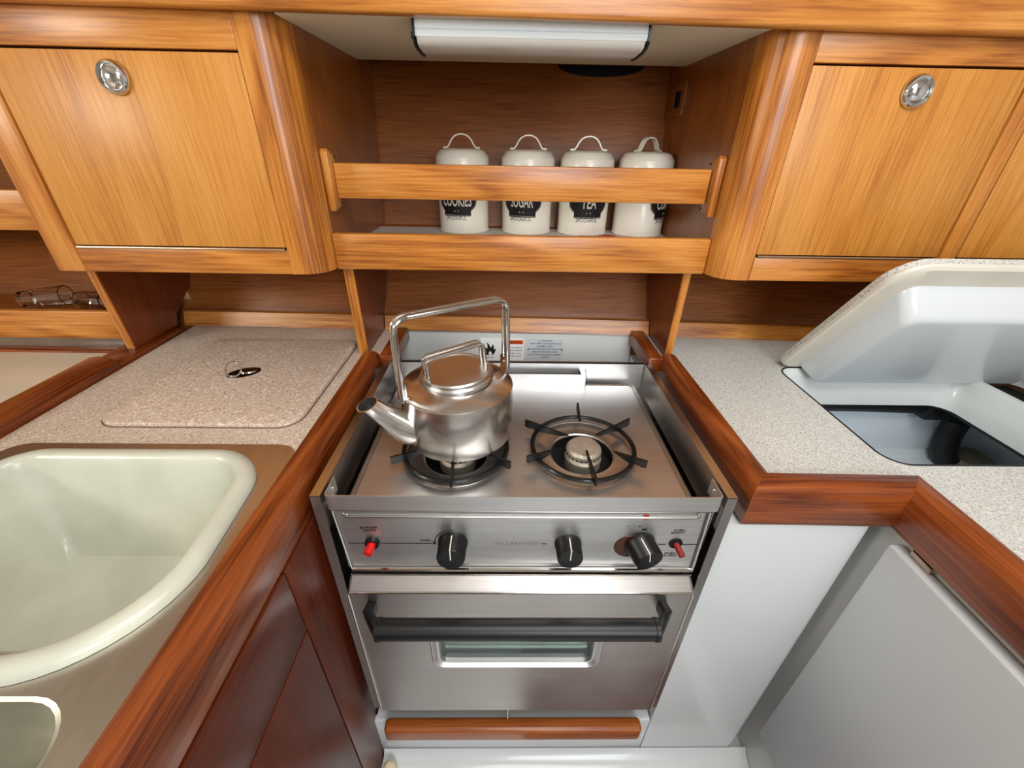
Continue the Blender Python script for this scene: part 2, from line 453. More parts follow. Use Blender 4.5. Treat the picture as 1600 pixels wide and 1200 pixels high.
# ------------------------------------------------------------------ counters
def counter(name, outer, holes, mat, label):
    return single(name, MB().plate(outer, holes, -.43, -.4), mat, label, 'countertop')
lc_back = [(-.30 - .46 * i / 6, .955 + off(-.30 - .46 * i / 6)) for i in range(7)]
counter('countertop', [(-.764, -.58), (-.303, -.58), (-.303, .80), (-.264, .80), (-.264, .944)] + lc_back,
        [rrect(-.722, -.318, -.135, .488, .05)[::-1]], COUNTL, 'speckled beige worktop left of the stove, holding the sink')
rc_back = [(1.6 - 1.26 * i / 8, .954 + off(1.6 - 1.26 * i / 8)) for i in range(9)]
counter('countertop', [(.365, .80), (.365, .438), (.573, .434), (.573, -.58), (1.6, -.58)] + rc_back[:-1] + [(.334, .945), (.334, .80)],
        [rrect(.567, 1.09, .466, .776, .035)[::-1]], COUNTR, 'speckled grey worktop right of the stove around the open cold box')

# teak counter edging
PRF = [(0.0005, -.399), (.001, -.392), (.004, -.387), (.011, -.384), (.024, -.3845), (.032, -.388), (.037, -.396), (.038, -.402), (.038, -.447), (.034, -.455), (.0005, -.455)]
def sweep_piece(path, i, prof=PRF):
    P = [Vector((x, y)) for x, y in path]
    def nrm(a, b):
        d = (b - a).normalized(); return Vector((d.y, -d.x))
    def section(k):
        ns = []
        if k > 0: ns.append(nrm(P[k - 1], P[k]))
        if k < len(P) - 1: ns.append(nrm(P[k], P[k + 1]))
        if len(ns) == 2:
            b = (ns[0] + ns[1]).normalized(); sc = 1 / b.dot(ns[0])
        else: b = ns[0]; sc = 1
        return [(P[k].x + b.x * sc * o, P[k].y + b.y * sc * o, z) for o, z in prof]
    A = section(i); B = section(i + 1)
    return MB().loft([A, B], True, True)
path = [(.365, .80), (.365, .438), (.573, .434), (.573, -.58)]
e = empty('counter_edging', (.45, .43, -.455), 'stepped reddish teak edging with mitred corners around the right worktop', 'edging')
part('edging_board', sweep_piece(path, 0), W['trimy'], e)
part('edging_board', sweep_piece(path, 1), W['trimx'], e)
part('edging_board', sweep_piece(path, 2), W['trimy'], e)
single('counter_edging', sweep_piece([(-.303, -.58), (-.303, .80)], 0), W['trimy'],
       'long rounded teak edging between the sink worktop and the stove', 'edging')
PL = [(0.0005, -.399), (.002, -.386), (.010, -.379), (.030, -.376), (.052, -.380), (.060, -.388), (.062, -.40), (.062, -.46), (.0005, -.46)]
single('counter_edging', sweep_piece([(-.828, -.58), (-.828, .745)], 0, [(o, z) for o, z in PL]), W['trimy'],
       'dark teak edging on the far left side of the sink worktop', 'edging')
single('counter_edging', MB().box(-.828, -.7655, .746, .93, -.44, -.392, r=.003), W['trimy'],
       'low dark teak strip at the foot of the leftmost partition', 'edging')
single('counter_edging', MB().box(-.264, -.2345, .786, .942, -.42, -.388, r=.003), W['trimy'],
       'short teak strip behind the kettle, left rim of the stove bay', 'edging')
single('counter_edging', MB().box(.301, .3325, .786, .941, -.42, -.388, r=.003), W['trimy'],
       'short teak strip at the right rim of the stove bay', 'edging')

# ------------------------------------------------------------------ counter hatch with ring pull
e = empty('counter_hatch', (-.494, .71, -.4), 'square rounded speckled lid with a ring pull, set in the left worktop', 'hatch')
m = MB(); R = []
for d, z in ((0, -.3999), (0, -.3955), (.001, -.3935), (.0035, -.3925)):
    R.append([(x, y, z) for x, y in rrect(-.655 + d, -.333 - d, .546 + d, .878 - d, .035 - d)])
m.loft(R); part('lid_panel', m, speckle('speckled_hatch_laminate', (200, 180, 163), (146, 118, 94), (118, 100, 86)), e)
part('groove', MB().tube([(x, y, -.3996) for x, y in rrect(-.6565, -.3315, .5445, .8795, .0365)], .0012, 6, closed=True), plain('shadowy_seam', (110, 92, 78), .8), e)
a = math.radians(28); ux, uy = math.cos(a), math.sin(a)
def ell(cx, cy, z, ra, rb, n=32):
    return [(cx + ra * math.cos(t) * ux - rb * math.sin(t) * uy, cy + ra * math.cos(t) * uy + rb * math.sin(t) * ux, z) for t in [2 * PI * k / n for k in range(n)]]
m = MB().loft([ell(-.504, .714, -.3925, .029, .019), ell(-.504, .714, -.3918, .029, .019), ell(-.504, .714, -.3916, .027, .017)])
rc = part('recess_cup', m, plain('dark_bronze_recess', (46, 22, 14), .2, .6), e, 'dark oval recess of the ring pull')
m = MB().loft([ell(-.496, .718, -.3916, .015, .009), ell(-.496, .718, -.3895, .013, .008), ell(-.496, .718, -.389, .008, .004)])
m.box(-.518, -.505, .700, .704, -.3925, -.3900)
part('spring_plate', m, CHROME, rc)
m = MB(); m.tube([(-.512 + .0125 * math.cos(t), .700 + .004 * math.cos(t) + .006 * math.sin(t), -.3775 + .0125 * math.sin(t)) for t in [2 * PI * k / 28 for k in range(28)]], .0016, 8, closed=True)
part('ring', m, CHROME, rc)

# ------------------------------------------------------------------ sink with a plastic wash tub
e = empty('sink', (-.52, .18, -.56), 'stainless steel double sink set in the left worktop, brownish and scratched', 'sink')
m = MB()
bowlA = rrect(-.690, -.345, .205, .466, [.07, .07, .04, .025]); bowlB = rrect(-.64, -.336, -.11, .172, [.06, .06, .045, .045])
m.plate(rrect(-.733, -.3035, -.145, .502, [.03, .03, .035, .035]), [bowlA[::-1], bowlB[::-1]], -.402, -.3985)
part('flange', m, SINKSTEEL, e)
def bowl(x0, x1, y0, y1, r, depth, mb):
    L = []
    for d, z in ((0, -.3985), (.003, -.4005), (.006, -.408), (.010, -.44), (.014, -.4 - depth + .03), (.024, -.4 - depth + .008), (.05, -.4 - depth)):
        rr = [max(.01, q - d * .3) for q in (r if isinstance(r, list) else [r] * 4)]
        L.append([(x, y, z) for x, y in rrect(x0 + d, x1 - d, y0 + d, y1 - d, rr)])
    return mb.loft(L)
part('bowl', bowl(-.690, -.345, .205, .466, [.07, .07, .04, .025], .17, MB()), SINKSTEEL, e)
BOWL2 = steel('polished_sink_bowl', 'x', rgb=(190, 188, 176), rough=.42, bump=.3, streak=60, lng=40)
part('bowl', bowl(-.64, -.336, -.11, .172, [.06, .06, .045, .045], .12, MB()), BOWL2, e)

m = MB(); L = []
X0, X1, Y0, Y1 = -.704, -.320, .176, .481
RR = [.12, .12, .075, .06]
for d, z in ((.0, -.3980), (.0, -.394), (.003, -.389), (.009, -.386), (.018, -.3855), (.022, -.388), (.025, -.394), (.028, -.408), (.036, -.45), (.050, -.515), (.066, -.540), (.10, -.547)):
    rr = [max(.012, q - d * 1.0) for q in RR]
    L.append([(x - (.016 * max(0, (y - .30) / .18) if x > -.5 else 0), y, z) for x, y in rrect(X0 + d, X1 - d, Y0 + d, Y1 - d, rr, 12)])
m.loft(L)
single('wash_tub', m, TUBM, 'pale scuffed plastic wash tub with thick rounded rim sitting in the sink', 'wash tub', smooth=40)

# ------------------------------------------------------------------ outboard shelf and ledge at far left
single('side_ledge', MB().box(-1.69, -.8285, -.3, .818, -.43, -.402, r=.004), plain('ivory_gelcoat', (226, 214, 190), .3, coat=.2),
       'smooth ivory ledge at the far left beyond the dark teak edging', 'ledge')
e = empty('open_shelf', (-1.2, .95, -.40), 'low open teak shelf with a rounded front rail at the far left', 'shelf')
part('back_strip', MB().box(-1.69, -.803, .836, .842, -.400, -.372), GREYSTRIP, e, 'smoky grey strip under the shelf rail')
part('front_rail', MB().box(-1.69, -.803, .820, .835, -.373, -.312, r=.004), W['framex'], e)
part('shelf_board', MB().box(-1.69, -.803, .8355, .985, -.345, -.333), W['panelx'], e)
part('lower_lip', MB().box(-1.69, -.803, .812, .835, -.405, -.397, r=.002), W['trimx'], e)
e = empty('open_shelf', (-1.2, .95, -.17), 'upper open teak shelf with front rail beyond the left locker', 'shelf')
part('front_rail', MB().box(-1.69, -.800, .838, .855, -.159, -.088, r=.004), W['framex'], e)
part('shelf_board', MB().box(-1.69, -.800, .8555, 1.12, -.16, -.148), W['panelx'], e)
def tumbler(cx, cy, ln, r, ang, label):
    M = Matrix.Rotation(math.radians(ang), 4, 'Z') @ Matrix.Rotation(math.radians(86), 4, 'Y')
    mb = MB().lathe([(0, 0), (r * .8, 0), (r * .85, .004), (r, ln), (r * .9, ln), (r * .74, .01), (0, .008)], cx, cy, -.333 + r + .001, seg=9, M=M)
    single('glass_tumbler', mb, GLASSM, label, 'glass', smooth=0)
tumbler(-1.045, .885, .085, .022, 8, 'clear faceted glassware lying on the low far left shelf, left piece')
tumbler(-.925, .885, .085, .022, -14, 'clear faceted glassware lying beside the leftmost partition')

# ------------------------------------------------------------------ partitions between niches
def partition(x0, x1, label, y1x, ztop=-.21):
    y0 = .815
    pts = [(y0, -.3995), (y0 - .006, ztop)]
    for z in (-.235, -.28, -.32, -.37, -.3995):
        if z <= ztop: pts.append((yback(z, y1x) - .002 - (.013 if z <= -.367 else 0), z))
    pts = [(y0, -.3995), (y0 - .006, ztop), (yback(ztop, y1x) - .002, ztop), (yback(-.28, y1x) - .002, -.28), (yback(-.32, y1x) - .002, -.32), (.955 + off(y1x) - .001, -.366), (.955 + off(y1x) - .013, -.3995)]
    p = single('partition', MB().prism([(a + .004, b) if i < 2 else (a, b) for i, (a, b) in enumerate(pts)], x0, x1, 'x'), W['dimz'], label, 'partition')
    part('edge_lipping', MB().prism([(y0, -.3995), (y0 - .006, ztop), (y0 - .0022, ztop), (y0 + .0038, -.3995)], x0, x1, 'x'), W['framez'], p, 'lighter teak front edge')
partition(-.314, -.2955, 'narrow teak upright between the hatch and the kettle', -.3)
partition(.345, .360, 'narrow teak upright on the grey worktop right of the stove', .35)
# the far-left one stands forward of the low dark strip
m = MB().prism([(.816, -.391), (.808, -.2115), (yback(-.2115, -.79) - .002, -.2115), (yback(-.28, -.79) - .002, -.28), (yback(-.32, -.79) - .002, -.32), (.955, -.366), (.945, -.391)], -.8005, -.786, 'x')
p = single('partition', m, W['dimz'], 'reddish teak upright at the far left end of the sink worktop', 'partition')
part('edge_lipping', MB().prism([(.812, -.391), (.804, -.2115), (.8078, -.2115), (.8158, -.391)], -.8005, -.786, 'x'), W['framez'], p, 'lighter teak front edge')

# ------------------------------------------------------------------ wall cabinets
def vent(e_parent): pass
def cabinet_latch(parent, cx, cz):
    M = Matrix.Rotation(PI / 2, 4, 'X')
    a = part('latch', MB().lathe([(0, .0085), (.005, .0082), (.010, .0068), (.0135, .0048), (.0148, .0030), (.0156, .0052), (.019, .0062), (.0212, .0035), (.022, 0)], cx, .7445, cz, seg=32, M=M), CHROME, parent, 'round chrome push latch')
    return a
def corner_post(xs_, sgn, z0, z1):
    """xs_ = x of the flat edge, sgn=+1 rounds towards +x; plan outline"""
    r = .045; xe = xs_ + sgn * .062
    pts = [(xs_, .745)] + [(xe - sgn * r + sgn * r * math.sin(a), .745 + r - r * math.cos(a)) for a in [k * PI / 24 for k in range(13)]] + [(xe, .80), (xe - sgn * .012, .80), (xe - sgn * .02, .775), (xs_, .765)]
    if sgn < 0: pts = pts[::-1]
    return MB().prism(pts, z0, z1, 'z')
ZB, ZT = -.209, .160
# left
e = empty('wall_cabinet', (-.55, .9, ZB), 'teak wall cabinet above the left worktop with one drop-front door', 'cabinet')
part('corner_post', corner_post(-.3795, 1, ZB, .156), W['framez'], e)
def side_prof(y0, ztop=.156):
    return [(y0, ZB), (y0, ztop), (yback(ztop) - .004, ztop), (yback(.06) - .004, .06), (yback(-.046) - .004, -.046), (yback(-.12) - .004, -.12), (yback(-.187) - .004, -.187), (yback(ZB) - .006, ZB)]
part('side_panel', MB().prism(side_prof(.8005), -.3295, -.3175, 'x'), W['panelz'], e)
part('side_panel', MB().prism([(y + off(-.79), z) if y > .9 else (y, z) for y, z in side_prof(.7655)], -.788, -.776, 'x'), W['panelz'], e)
part('stile', MB().box(-.789, -.7405, .745, .765, ZB, ZT, r=.002), W['framez'], e)
part('top_rail', MB().box(-.740, -.380, .745, .765, .1065, ZT, r=.0015), W['framex'], e)
part('bottom_rail', MB().box(-.740, -.380, .745, .765, ZB, -.1685, r=.0015), W['framex'], e)
part('bottom_board', MB().box(-.776, -.3295, .765, 1.06, ZB + .003, ZB + .013), W['panelx'], e)
part('recess', MB().box(-.74, -.38, .763, .766, -.168, .106), VOID, e)
d = part('door', MB().box(-.7375, -.3815, .746, .762, -.1635, .1035, r=.0012), W['doorz'], e)
cabinet_latch(d, -.566, .072)
m = MB(); m.tube([(-.7365, .7452, -.1668), (-.3825, .7452, -.1668)], .0022, 8)
part('hinge', m, BRASSST, d)
# right
e = empty('wall_cabinet', (.85, .9, ZB), 'long teak wall cabinet above the right worktop with two drop-front doors', 'cabinet')
part('corner_post', corner_post(.437, -1, ZB, .156), W['framez'], e)
part('side_panel', MB().prism(side_prof(.8005), .3755, .3875, 'x'), W['panelz'], e)
part('stile', MB().box(.764, .7935, .745, .765, -.168, .1045, r=.002), W['framez'], e)
part('top_rail', MB().box(.4375, 1.6, .745, .765, .1065, ZT, r=.0015), W['framex'], e)
part('bottom_rail', MB().box(.4375, 1.6, .745, .765, ZB, -.1685, r=.0015), W['framex'], e)
part('bottom_board', MB().box(.3875, 1.6, .765, 1.03, ZB + .003, ZB + .013), W['panelx'], e)
part('recess', MB().box(.4375, 1.6, .763, .766, -.168, .106), VOID, e)
d = part('door', MB().box(.4385, .7605, .746, .762, -.1635, .1035, r=.0012), W['doorz'], e, 'door with the round chrome latch')
cabinet_latch(d, .602, .075)
m = MB(); m.tube([(.4405, .7452, -.1668), (.7585, .7452, -.1668)], .0022, 8); part('hinge', m, BRASSST, d)
d = part('door', MB().box(.7965, 1.12, .746, .762, -.1635, .1035, r=.0012), W['doorz'], e, 'door cut off by the right edge')
m = MB(); m.tube([(.7985, .7452, -.1668), (1.118, .7452, -.1668)], .0022, 8); part('hinge', m, BRASSST, d)

# ------------------------------------------------------------------ niche shelf with its rails
e = empty('niche_shelf', (.03, .95, -.205), 'shelf over the stove with teak front board and a raised guard rail', 'shelf')
part('shelf_board', MB().prism([(.8075, -.2), (.8075, -.187), (1.112, -.187), (1.112, -.2)], -.317, .3755, 'x'), SHELFW, e, 'pale grey shelf board')
part('front_board', MB().box(-.3165, .3745, .790, .807, -.211, -.147, r=.003), W['framex'], e)
part('guard_rail', MB().box(-.304, .3605, .822, .836, -.092, -.035, r=.003), W['framex'], e)
for sx, lab in ((-1, 'cleat'), (1, 'cleat')):
    xw = -.317 if sx < 0 else .375
    xa, xb = (xw, xw + .0125) if sx < 0 else (xw - .0125, xw)
    m = MB().prism([(.806, -.112), (.806, -.018), (.812, -.013), (.832, -.022), (.845, -.030), (.845, -.102), (.838, -.106)], xa, xb, 'x', r=.002)
    c = part('cleat', m, W['framez'], e)
    for zz in (-.027, -.101):
        xi = xb if sx < 0 else xa
        q = MB(); q.cyl((xi - .0005, .838, zz), (xi + (.0006 if sx < 0 else -.0006) , .838, zz), .0024, 10)
        part('screw', q, VOID, c)

m = MB().prism([(.115, .158)] + [(.215 - .10 * math.cos(a), .158 - .022 * math.sin(a)) for a in [PI * k / 16 for k in range(1, 16)]] + [(.315, .158)], 1.196, 1.203, 'y')  # thin black patch, paints the dark of a hole in the wall
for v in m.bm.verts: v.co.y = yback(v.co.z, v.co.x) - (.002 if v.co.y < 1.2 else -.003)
single('hole_shadow', m, VOID, 'dark painted hole shade at the top of the niche back, right of the strip lamp', 'opening')
# square wooden vent on the right side of the niche
e = empty('vent_frame', (.37, 1.1, .05), 'small square wooden frame with a black opening, high in the stove niche', 'vent')
m = MB()
m.box(.371, .3752, 1.066, 1.150, .103, .121, r=.001); m.box(.371, .3752, 1.066, 1.150, .055, .073, r=.001)
m.box(.371, .3752, 1.066, 1.086, .073, .103); m.box(.371, .3752, 1.128, 1.150, .073, .103)
part('frame', m, W['panelz'], e)
part('opening', MB().box(.3735, .3753, 1.086, 1.128, .073, .103), VOID, e)

# ------------------------------------------------------------------ strip light
e = empty('strip_light', (.03, .80, .143), 'long slim strip lamp with white diffuser under the niche top', 'lamp')
part('housing', MB().prism([(.752, .1462), (.750, .136), (.7515, .1352), (.750, .1344), (.752, .1275), (.845, .1275), (.845, .1462)], -.131, .195, 'x'), ALU, e)
part('diffuser', MB().prism([(.7525, .1274), (.757, .1205), (.768, .1175), (.80, .116), (.83, .117), (.842, .1215), (.8445, .1274)], -.1295, .1935, 'x'), DIFF, e, smooth=60)
for xa in (-.1345, .1955):
    c = part('end_cap', MB().prism([(.7485, .1462), (.7485, .127), (.755, .1185), (.767, .1155), (.80, .114), (.832, .115), (.845, .120), (.848, .127), (.848, .1462)], xa, xa + .003, 'x'), BLACKPL, e)
xo = -.1375
part('switch', MB().box(-.139, -.1346, .762, .774, .126, .134, r=.001), BLACKPL, e)
part('switch', MB().box(.1986, .2025, .762, .774, .124, .132, r=.001), BLACKPL, e)

# ------------------------------------------------------------------ canisters
def canister(cx, cy, word, label, lab_ang, hang, r=.0592):
    e = empty('canister', (cx, cy, -.187), label, 'canister', 'cream storage canisters on the niche shelf')
    b = part('body', MB().lathe([(0, -.1868), (r - .002, -.1868), (r, -.1845), (r, -.183), (r - .0012, -.182), (r - .0012, -.05), (r - .004, -.045), (0, -.045)], cx, cy, seg=56), CREAM, e)
    lid = part('lid', MB().lathe([(r - .001, -.05), (r + .002, -.05), (r + .003, -.047), (r + .002, -.045), (r + .0015, -.045), (r + .001, -.030), (r, -.0285), (r - .003, -.024), (r * .88, -.0175), (r * .76, -.0142), (r * .62, -.0126), (r * .4, -.0122), (0, -.0122)], cx, cy, seg=56), CREAM, e, smooth=50)
    ca, sa = math.cos(hang), math.sin(hang)
    pts = [(-.041, .0012), (-.034, .0012), (-.0305, .0025), (-.027, .007), (-.0225, .0155), (-.016, .0225), (-.008, .0262), (0, .0272), (.008, .0262), (.016, .0225), (.0225, .0155), (.027, .007), (.0305, .0025), (.034, .0012), (.041, .0012)]
    m = MB(); t = m.bm; rows = []
    for i, (u, h) in enumerate(pts):
        p = [(u, h)]; rows.append([])
        a, c2 = pts[max(0, i - 1)], pts[min(len(pts) - 1, i + 1)]
        dx, dz = c2[0] - a[0], c2[1] - a[1]; l = math.hypot(dx, dz); nx, nz_ = -dz / l * .0013, dx / l * .0013
        for (wv, s_) in ((-.0055, -1), (.0055, -1), (.0055, 1), (-.0055, 1)):
            uu = u + nx * s_; hh = h + nz_ * s_
            rows[-1].append((cx + uu * ca - wv * sa, cy + uu * sa + wv * ca, -.0122 + hh))
    m.loft(rows, True, True)
    part('lid_handle', m, CREAM, lid)
    # plaque and lettering wrapped on the front
    rb = r - .0012
    def wrap(u, v, wv): 
        th = lab_ang + u / rb
        return (cx + (rb + .0005 + wv) * math.sin(th), cy - (rb + .0005 + wv) * math.cos(th), v)
    zc = -.116
    out = []
    for k in range(60):
        a = 2 * PI * k / 60
        out.append((.0345 * math.cos(a), .0245 * math.sin(a)))
    def topz(u):
        au = abs(u)
        h = .0280 * math.sqrt(max(0, 1 - (u / .047) ** 2))
        if au < .0325: h = max(h, .0315)
        return h
    m = MB(); t = m.bm; n = 46; up = []; dn = []
    us = [-.047 + .094 * k / n for k in range(n + 1)] + [-.0327, .0327, -.0324, .0324]
    us = sorted(us)
    for u in us: up.append((u, zc + topz(u))); dn.append((u, zc - topz(u)))
    for wv0 in (0.0,):
        U = [t.verts.new(wrap(u, v, wv0)) for u, v in up]; D = [t.verts.new(wrap(u, v, wv0)) for u, v in dn]
        for i in range(len(us) - 1):
            if (U[i].co - D[i].co).length < 1e-6: t.faces.new((D[i + 1], U[i + 1], U[i]))
            elif (U[i + 1].co - D[i + 1].co).length < 1e-6: t.faces.new((D[i], U[i + 1], U[i]))
            else: t.faces.new((D[i], D[i + 1], U[i + 1], U[i]))
    lb = part('plaque', m, INK, b, 'black plaque with cream lettering')
    wd = {'COOKIES': .068, 'SUGAR': .052, 'TEA': .034, 'COFFEE': .060}[word]
    tb = textmesh(word, lambda u, v, w_: wrap(u, v + zc + .002, w_ + .0006), width=wd, height=.0255, bold=.012)
    lines = MB()
    lines.tube([wrap(-.030 + .006 * k, zc - .0292, .0006) for k in range(11)], .00025, 5)
    for s_ in (-1, 1):
        lines.tube([wrap(s_ * .0445 * math.cos(a), zc + .0262 * math.sin(a), .0006) for a in [-.70 + 1.4 * k / 10 for k in range(11)]], .00022, 5)
        lines.tube([wrap(s_ * (.004 + .0012 * math.cos(a)), zc - .0205 + .0012 * math.sin(a), .0006) for a in [2 * PI * k / 8 for k in range(9)]], .0003, 5)
    lt = joinbm(tb, lines.bm)
    part('lettering', lt, WPRINT, b)
    part('lettering', textmesh('SPOONFUL', lambda u, v, w_: wrap(u - .002, v + zc - .0355, w_), width=.050, height=.0085, bold=.004), INKGREY, b)
canister(-.103, 1.077, 'COOKIES', 'cream canister with COOKIES plaque, leftmost on the shelf', -.20, .0)
canister(.0465, 1.075, 'SUGAR', 'cream canister with SUGAR plaque, second from left', -.24, .0)
canister(.181, 1.073, 'TEA', 'cream canister with TEA plaque, second from right', .06, .0)
canister(.3145, 1.068, 'COFFEE', 'cream canister with COFFEE plaque turned right, rightmost on the shelf', .93, .6)
m = MB(); m.box(.165, .285, .975, .999, -.1868, -.1805, r=.002); m.box(.205, .245, .970, .985, -.1868, -.176, r=.003)
single('penknife', m, RED, 'flat red item lying in front of the TEA and COFFEE canisters', 'red item')

# ------------------------------------------------------------------ warning signs on the bay's back wall
def sign(x0, x1, z0, z1, mat, label, lines, yy=.9418):
    e = empty('warning_sign', ((x0 + x1) / 2, yy, z0), label, 'sign')
    part('plate', MB().box(x0, x1, yy - .0012, yy, z0, z1), mat, e)
    for (s_, cx, cz, wd, ht, mt) in lines:
        part('lettering', textmesh(s_, lambda u, v, w_: (cx + u, yy - .0012 - max(w_, 0.0001), cz + v), width=wd, height=ht, bold=.004), mt, e)
    return e
e = sign(-.062, .045, -.476, -.4145, LABELW, 'white warning label with flame symbol and orange header', [
    ('If curtains', .022, -.4375, .034, .0052, INK), ('are 12mm above', .019, -.4455, .044, .0050, INK),
    ('when it is', .021, -.4535, .032, .0050, INK), ('being used', .020, -.4615, .036, .0052, INK)])
part('header_band', MB().box(-.006, .0425, .9403, .9408, -.4295, -.4185), ORANGE, e)
part('lettering', textmesh('WARNING', lambda u, v, w_: (.0185 + u, .9401 - max(w_, 0), -.424 + v), width=.041, height=.0062, bold=.01), INK, e)
m = MB().prism([(-.052, -.457), (-.054, -.449), (-.050, -.444), (-.051, -.437), (-.046, -.443), (-.045, -.433), (-.0485, -.424), (-.041, -.431), (-.037, -.440), (-.034, -.435), (-.033, -.429), (-.029, -.437), (-.030, -.444), (-.025, -.441), (-.026, -.450), (-.030, -.457), (-.036, -.461), (-.034, -.455), (-.039, -.4475), (-.043, -.455), (-.041, -.461)], .9403, .9407, 'y')
part('flame_symbol', m, INK, e)
part('underline', MB().box(-.050, -.030, .9404, .9407, -.4665, -.4655), INK, e)
e = sign(.052, .142, -.4685, -.415, LABELG, 'pale grey warning plate fixed with two screws behind the stove', [
    ('WARNING', .101, -.4195, .026, .0042, INK), ('OPEN FLAME COOKING APPLIANCES', .098, -.4270, .076, .0038, INK),
    ('CONSUME OXYGEN.', .096, -.4345, .040, .0038, INK), ('THIS SPACE MUST BE VENTILATED WHEN IN USE', .097, -.4420, .072, .0038, INK),
    ('MAINTAIN OPEN VENTILATION', .097, -.4495, .060, .0038, INK), ('DO NOT USE THIS APPLIANCE FOR COMFORT', .097, -.4570, .082, .0038, INK), ('HEATING.', .098, -.4640, .020, .0036, INK)])
for xx in (.0565, .1385): part('screw', MB().cyl((xx, .9407, -.442), (xx, .9388, -.442), .0028, 14), BURNAL, e)
m = MB(); m.tube([(.078, .9403, -.4225), (.0815, .9403, -.4160), (.085, .9403, -.4225)], .0004, 5, closed=True); m.box(.0812, .0818, .9402, .9406, -.421, -.418)
part('triangle_symbol', m, INK, e)

# ------------------------------------------------------------------ stove
e = empty('stove', (.028, .58, -1.0), 'stainless steel two-burner gimballed stove with oven, between the worktops', 'stove')
# body
m = MB()
m.box(-.233, .291, .424, .785, -.965, -.476)
part('body', m, DOORSTEEL, e)
for sx in (-1, 1):
    xo, xi = (-.2525, -.239) if sx < 0 else (.3075, .294)
    m = MB(); a, b_ = sorted((xo, xi))
    pl = sorted((xo, xo - sx * .0015))
    m.box(pl[0], pl[1], .40, .785, -.972, -.4005)              # outer sheet
    m.box(a, b_, .3985, .400, -.972, -.4005)                   # front flange
    m.box(a, b_, .3985, .785, -.4015, -.400)                   # top flange
    ii = sorted((xi, xi + sx * .0012)); m.box(ii[0], ii[1], .4005, .785, -.462, -.4015)
    part('side_guard', m, STEELY, e)
part('back_rail', MB().box(-.2375, .2925, .784, .787, -.462, -.4).box(-.2375, .2925, .784, .792, -.4015, -.400), STEELX, e)
part('front_rail', MB().prism(fillet([(-.2345, .436, 0), (-.2345, .3985, 0), (.2895, .3985, 0), (.2895, .436, 0)], .008, 6) and
     [(p.x, p.y) for p in fillet([(-.2350, .436, 0), (-.2350, .3985, 0), (.2900, .3985, 0), (.2900, .436, 0)], .007, 6)] +
     [(p.x, p.y) for p in fillet([(.2885, .436, 0), (.2885, .4005, 0), (-.2335, .4005, 0), (-.2335, .436, 0)], .006, 6)], -.4255, -.4002, 'z'), STEELX, e)
for xx, s_ in ((-.2335, 1), (.2885, -1)):
    part('screw', MB().lathe([(0, .0024), (.002, .0022), (.0034, .001), (.0036, 0)], xx, .424, -.411, seg=14, M=Matrix.Rotation(s_ * PI / 2, 4, 'Y')), CHROME, e)
# cooktop with two holes
BC = [(-.080, .545), (.129, .549)]
def circ(cx, cy, r, n=48): return [(cx + r * math.cos(2 * PI * k / n), cy + r * math.sin(2 * PI * k / n)) for k in range(n)]
m = MB().plate(rrect(-.2215, .2725, .405, .772, .008), [circ(cx, cy, .0815)[::-1] for cx, cy in BC], -.447, -.4455)
part('cooktop', m, STEELX, e)
m = MB()
lp = rrect(-.2215, .2725, .405, .772, .008)
m.tube([(x, y, -.4445) for x, y in lp], .0018, 6, closed=True)
lp = rrect(-.2165, .2675, .405, .768, .006)
m.tube([(x, y, -.4452) for x, y in lp], .0012, 6, closed=True)
part('cooktop_bead', m, STEELZ, e)
part('pot_holder_bar', MB().box(-.10, .1700, .7655, .7675, -.4455, -.4185).box(.1685, .1700, .7655, .784, -.4455, -.4165).box(-.10, -.0985, .7655, .784, -.4455, -.4165)
     .box(.158, .1700, .766, .784, -.4185, -.4165), STEELX, e)
for bi, (cx, cy) in enumerate(BC):
    part('drip_dish', MB().lathe([(.0835, -.4450), (.0815, -.4446), (.079, -.4455), (.057, -.4500), (.0535, -.4490), (.0515, -.4505), (.0510, -.4525)], cx, cy, seg=56), steel('dish_steel_%d' % bi, 'x', rgb=(216, 213, 208), rough=.34, bump=.05), e)
    part('burner_well', MB().lathe([(.0515, -.4522), (.051, -.470), (0, -.470)], cx, cy, seg=40), VOID, e)
    bh = part('burner', MB().lathe([(0, -.4699), (.030, -.4699), (.0305, -.452), (.027, -.447), (.027, -.4445), (.029, -.443), (.029, -.437), (.0255, -.4325), (.0, -.4305)], cx + .002, cy - .002, seg=40), BURNAL, e)
    q = MB()
    for k in range(24):
        a = 2 * PI * k / 24; q.box(-.0012, .0012, -.0006, .0006, -.0012, .0012) if False else None
        X, Y = cx + .002 + .0288 * math.cos(a), cy - .002 + .0288 * math.sin(a)
        q.tube([(X, Y, -.4445), (X, Y, -.4415)], .0013, 6)
    part('flame_port', q, VOID, bh)
    g = MB()
    g.tube([(x, y, -.4335) for x, y in circ(cx, cy, .0835, 64)], .0038, 10, closed=True)
    gs = part('pan_support', g, BLACKEN, e)
    for k, (r0) in enumerate((.026, .052, .026, .052, .026, .052)):
        a = math.radians(-90 + 60 * k + (-3 if k % 2 else 2)); r1 = .106 if k != 0 else .099
        d = Vector((math.cos(a), math.sin(a), 0)); nn = Vector((-d.y, d.x, 0)) * .0017
        prof = [(r0, -.4215), (r1, -.4165), (r1, -.4295), (r1 - .006, -.4315), (.090, -.4300), (.083, -.4335), (r0 + .01, -.4265)]
        c0 = Vector((cx, cy, 0))
        fb = MB().loft([[tuple(c0 + d * rr + nn * s_ + Vector((0, 0, z))) for rr, z in prof] for s_ in (-1, 1)], True, True)
        part('finger', fb, BLACKEN, gs)

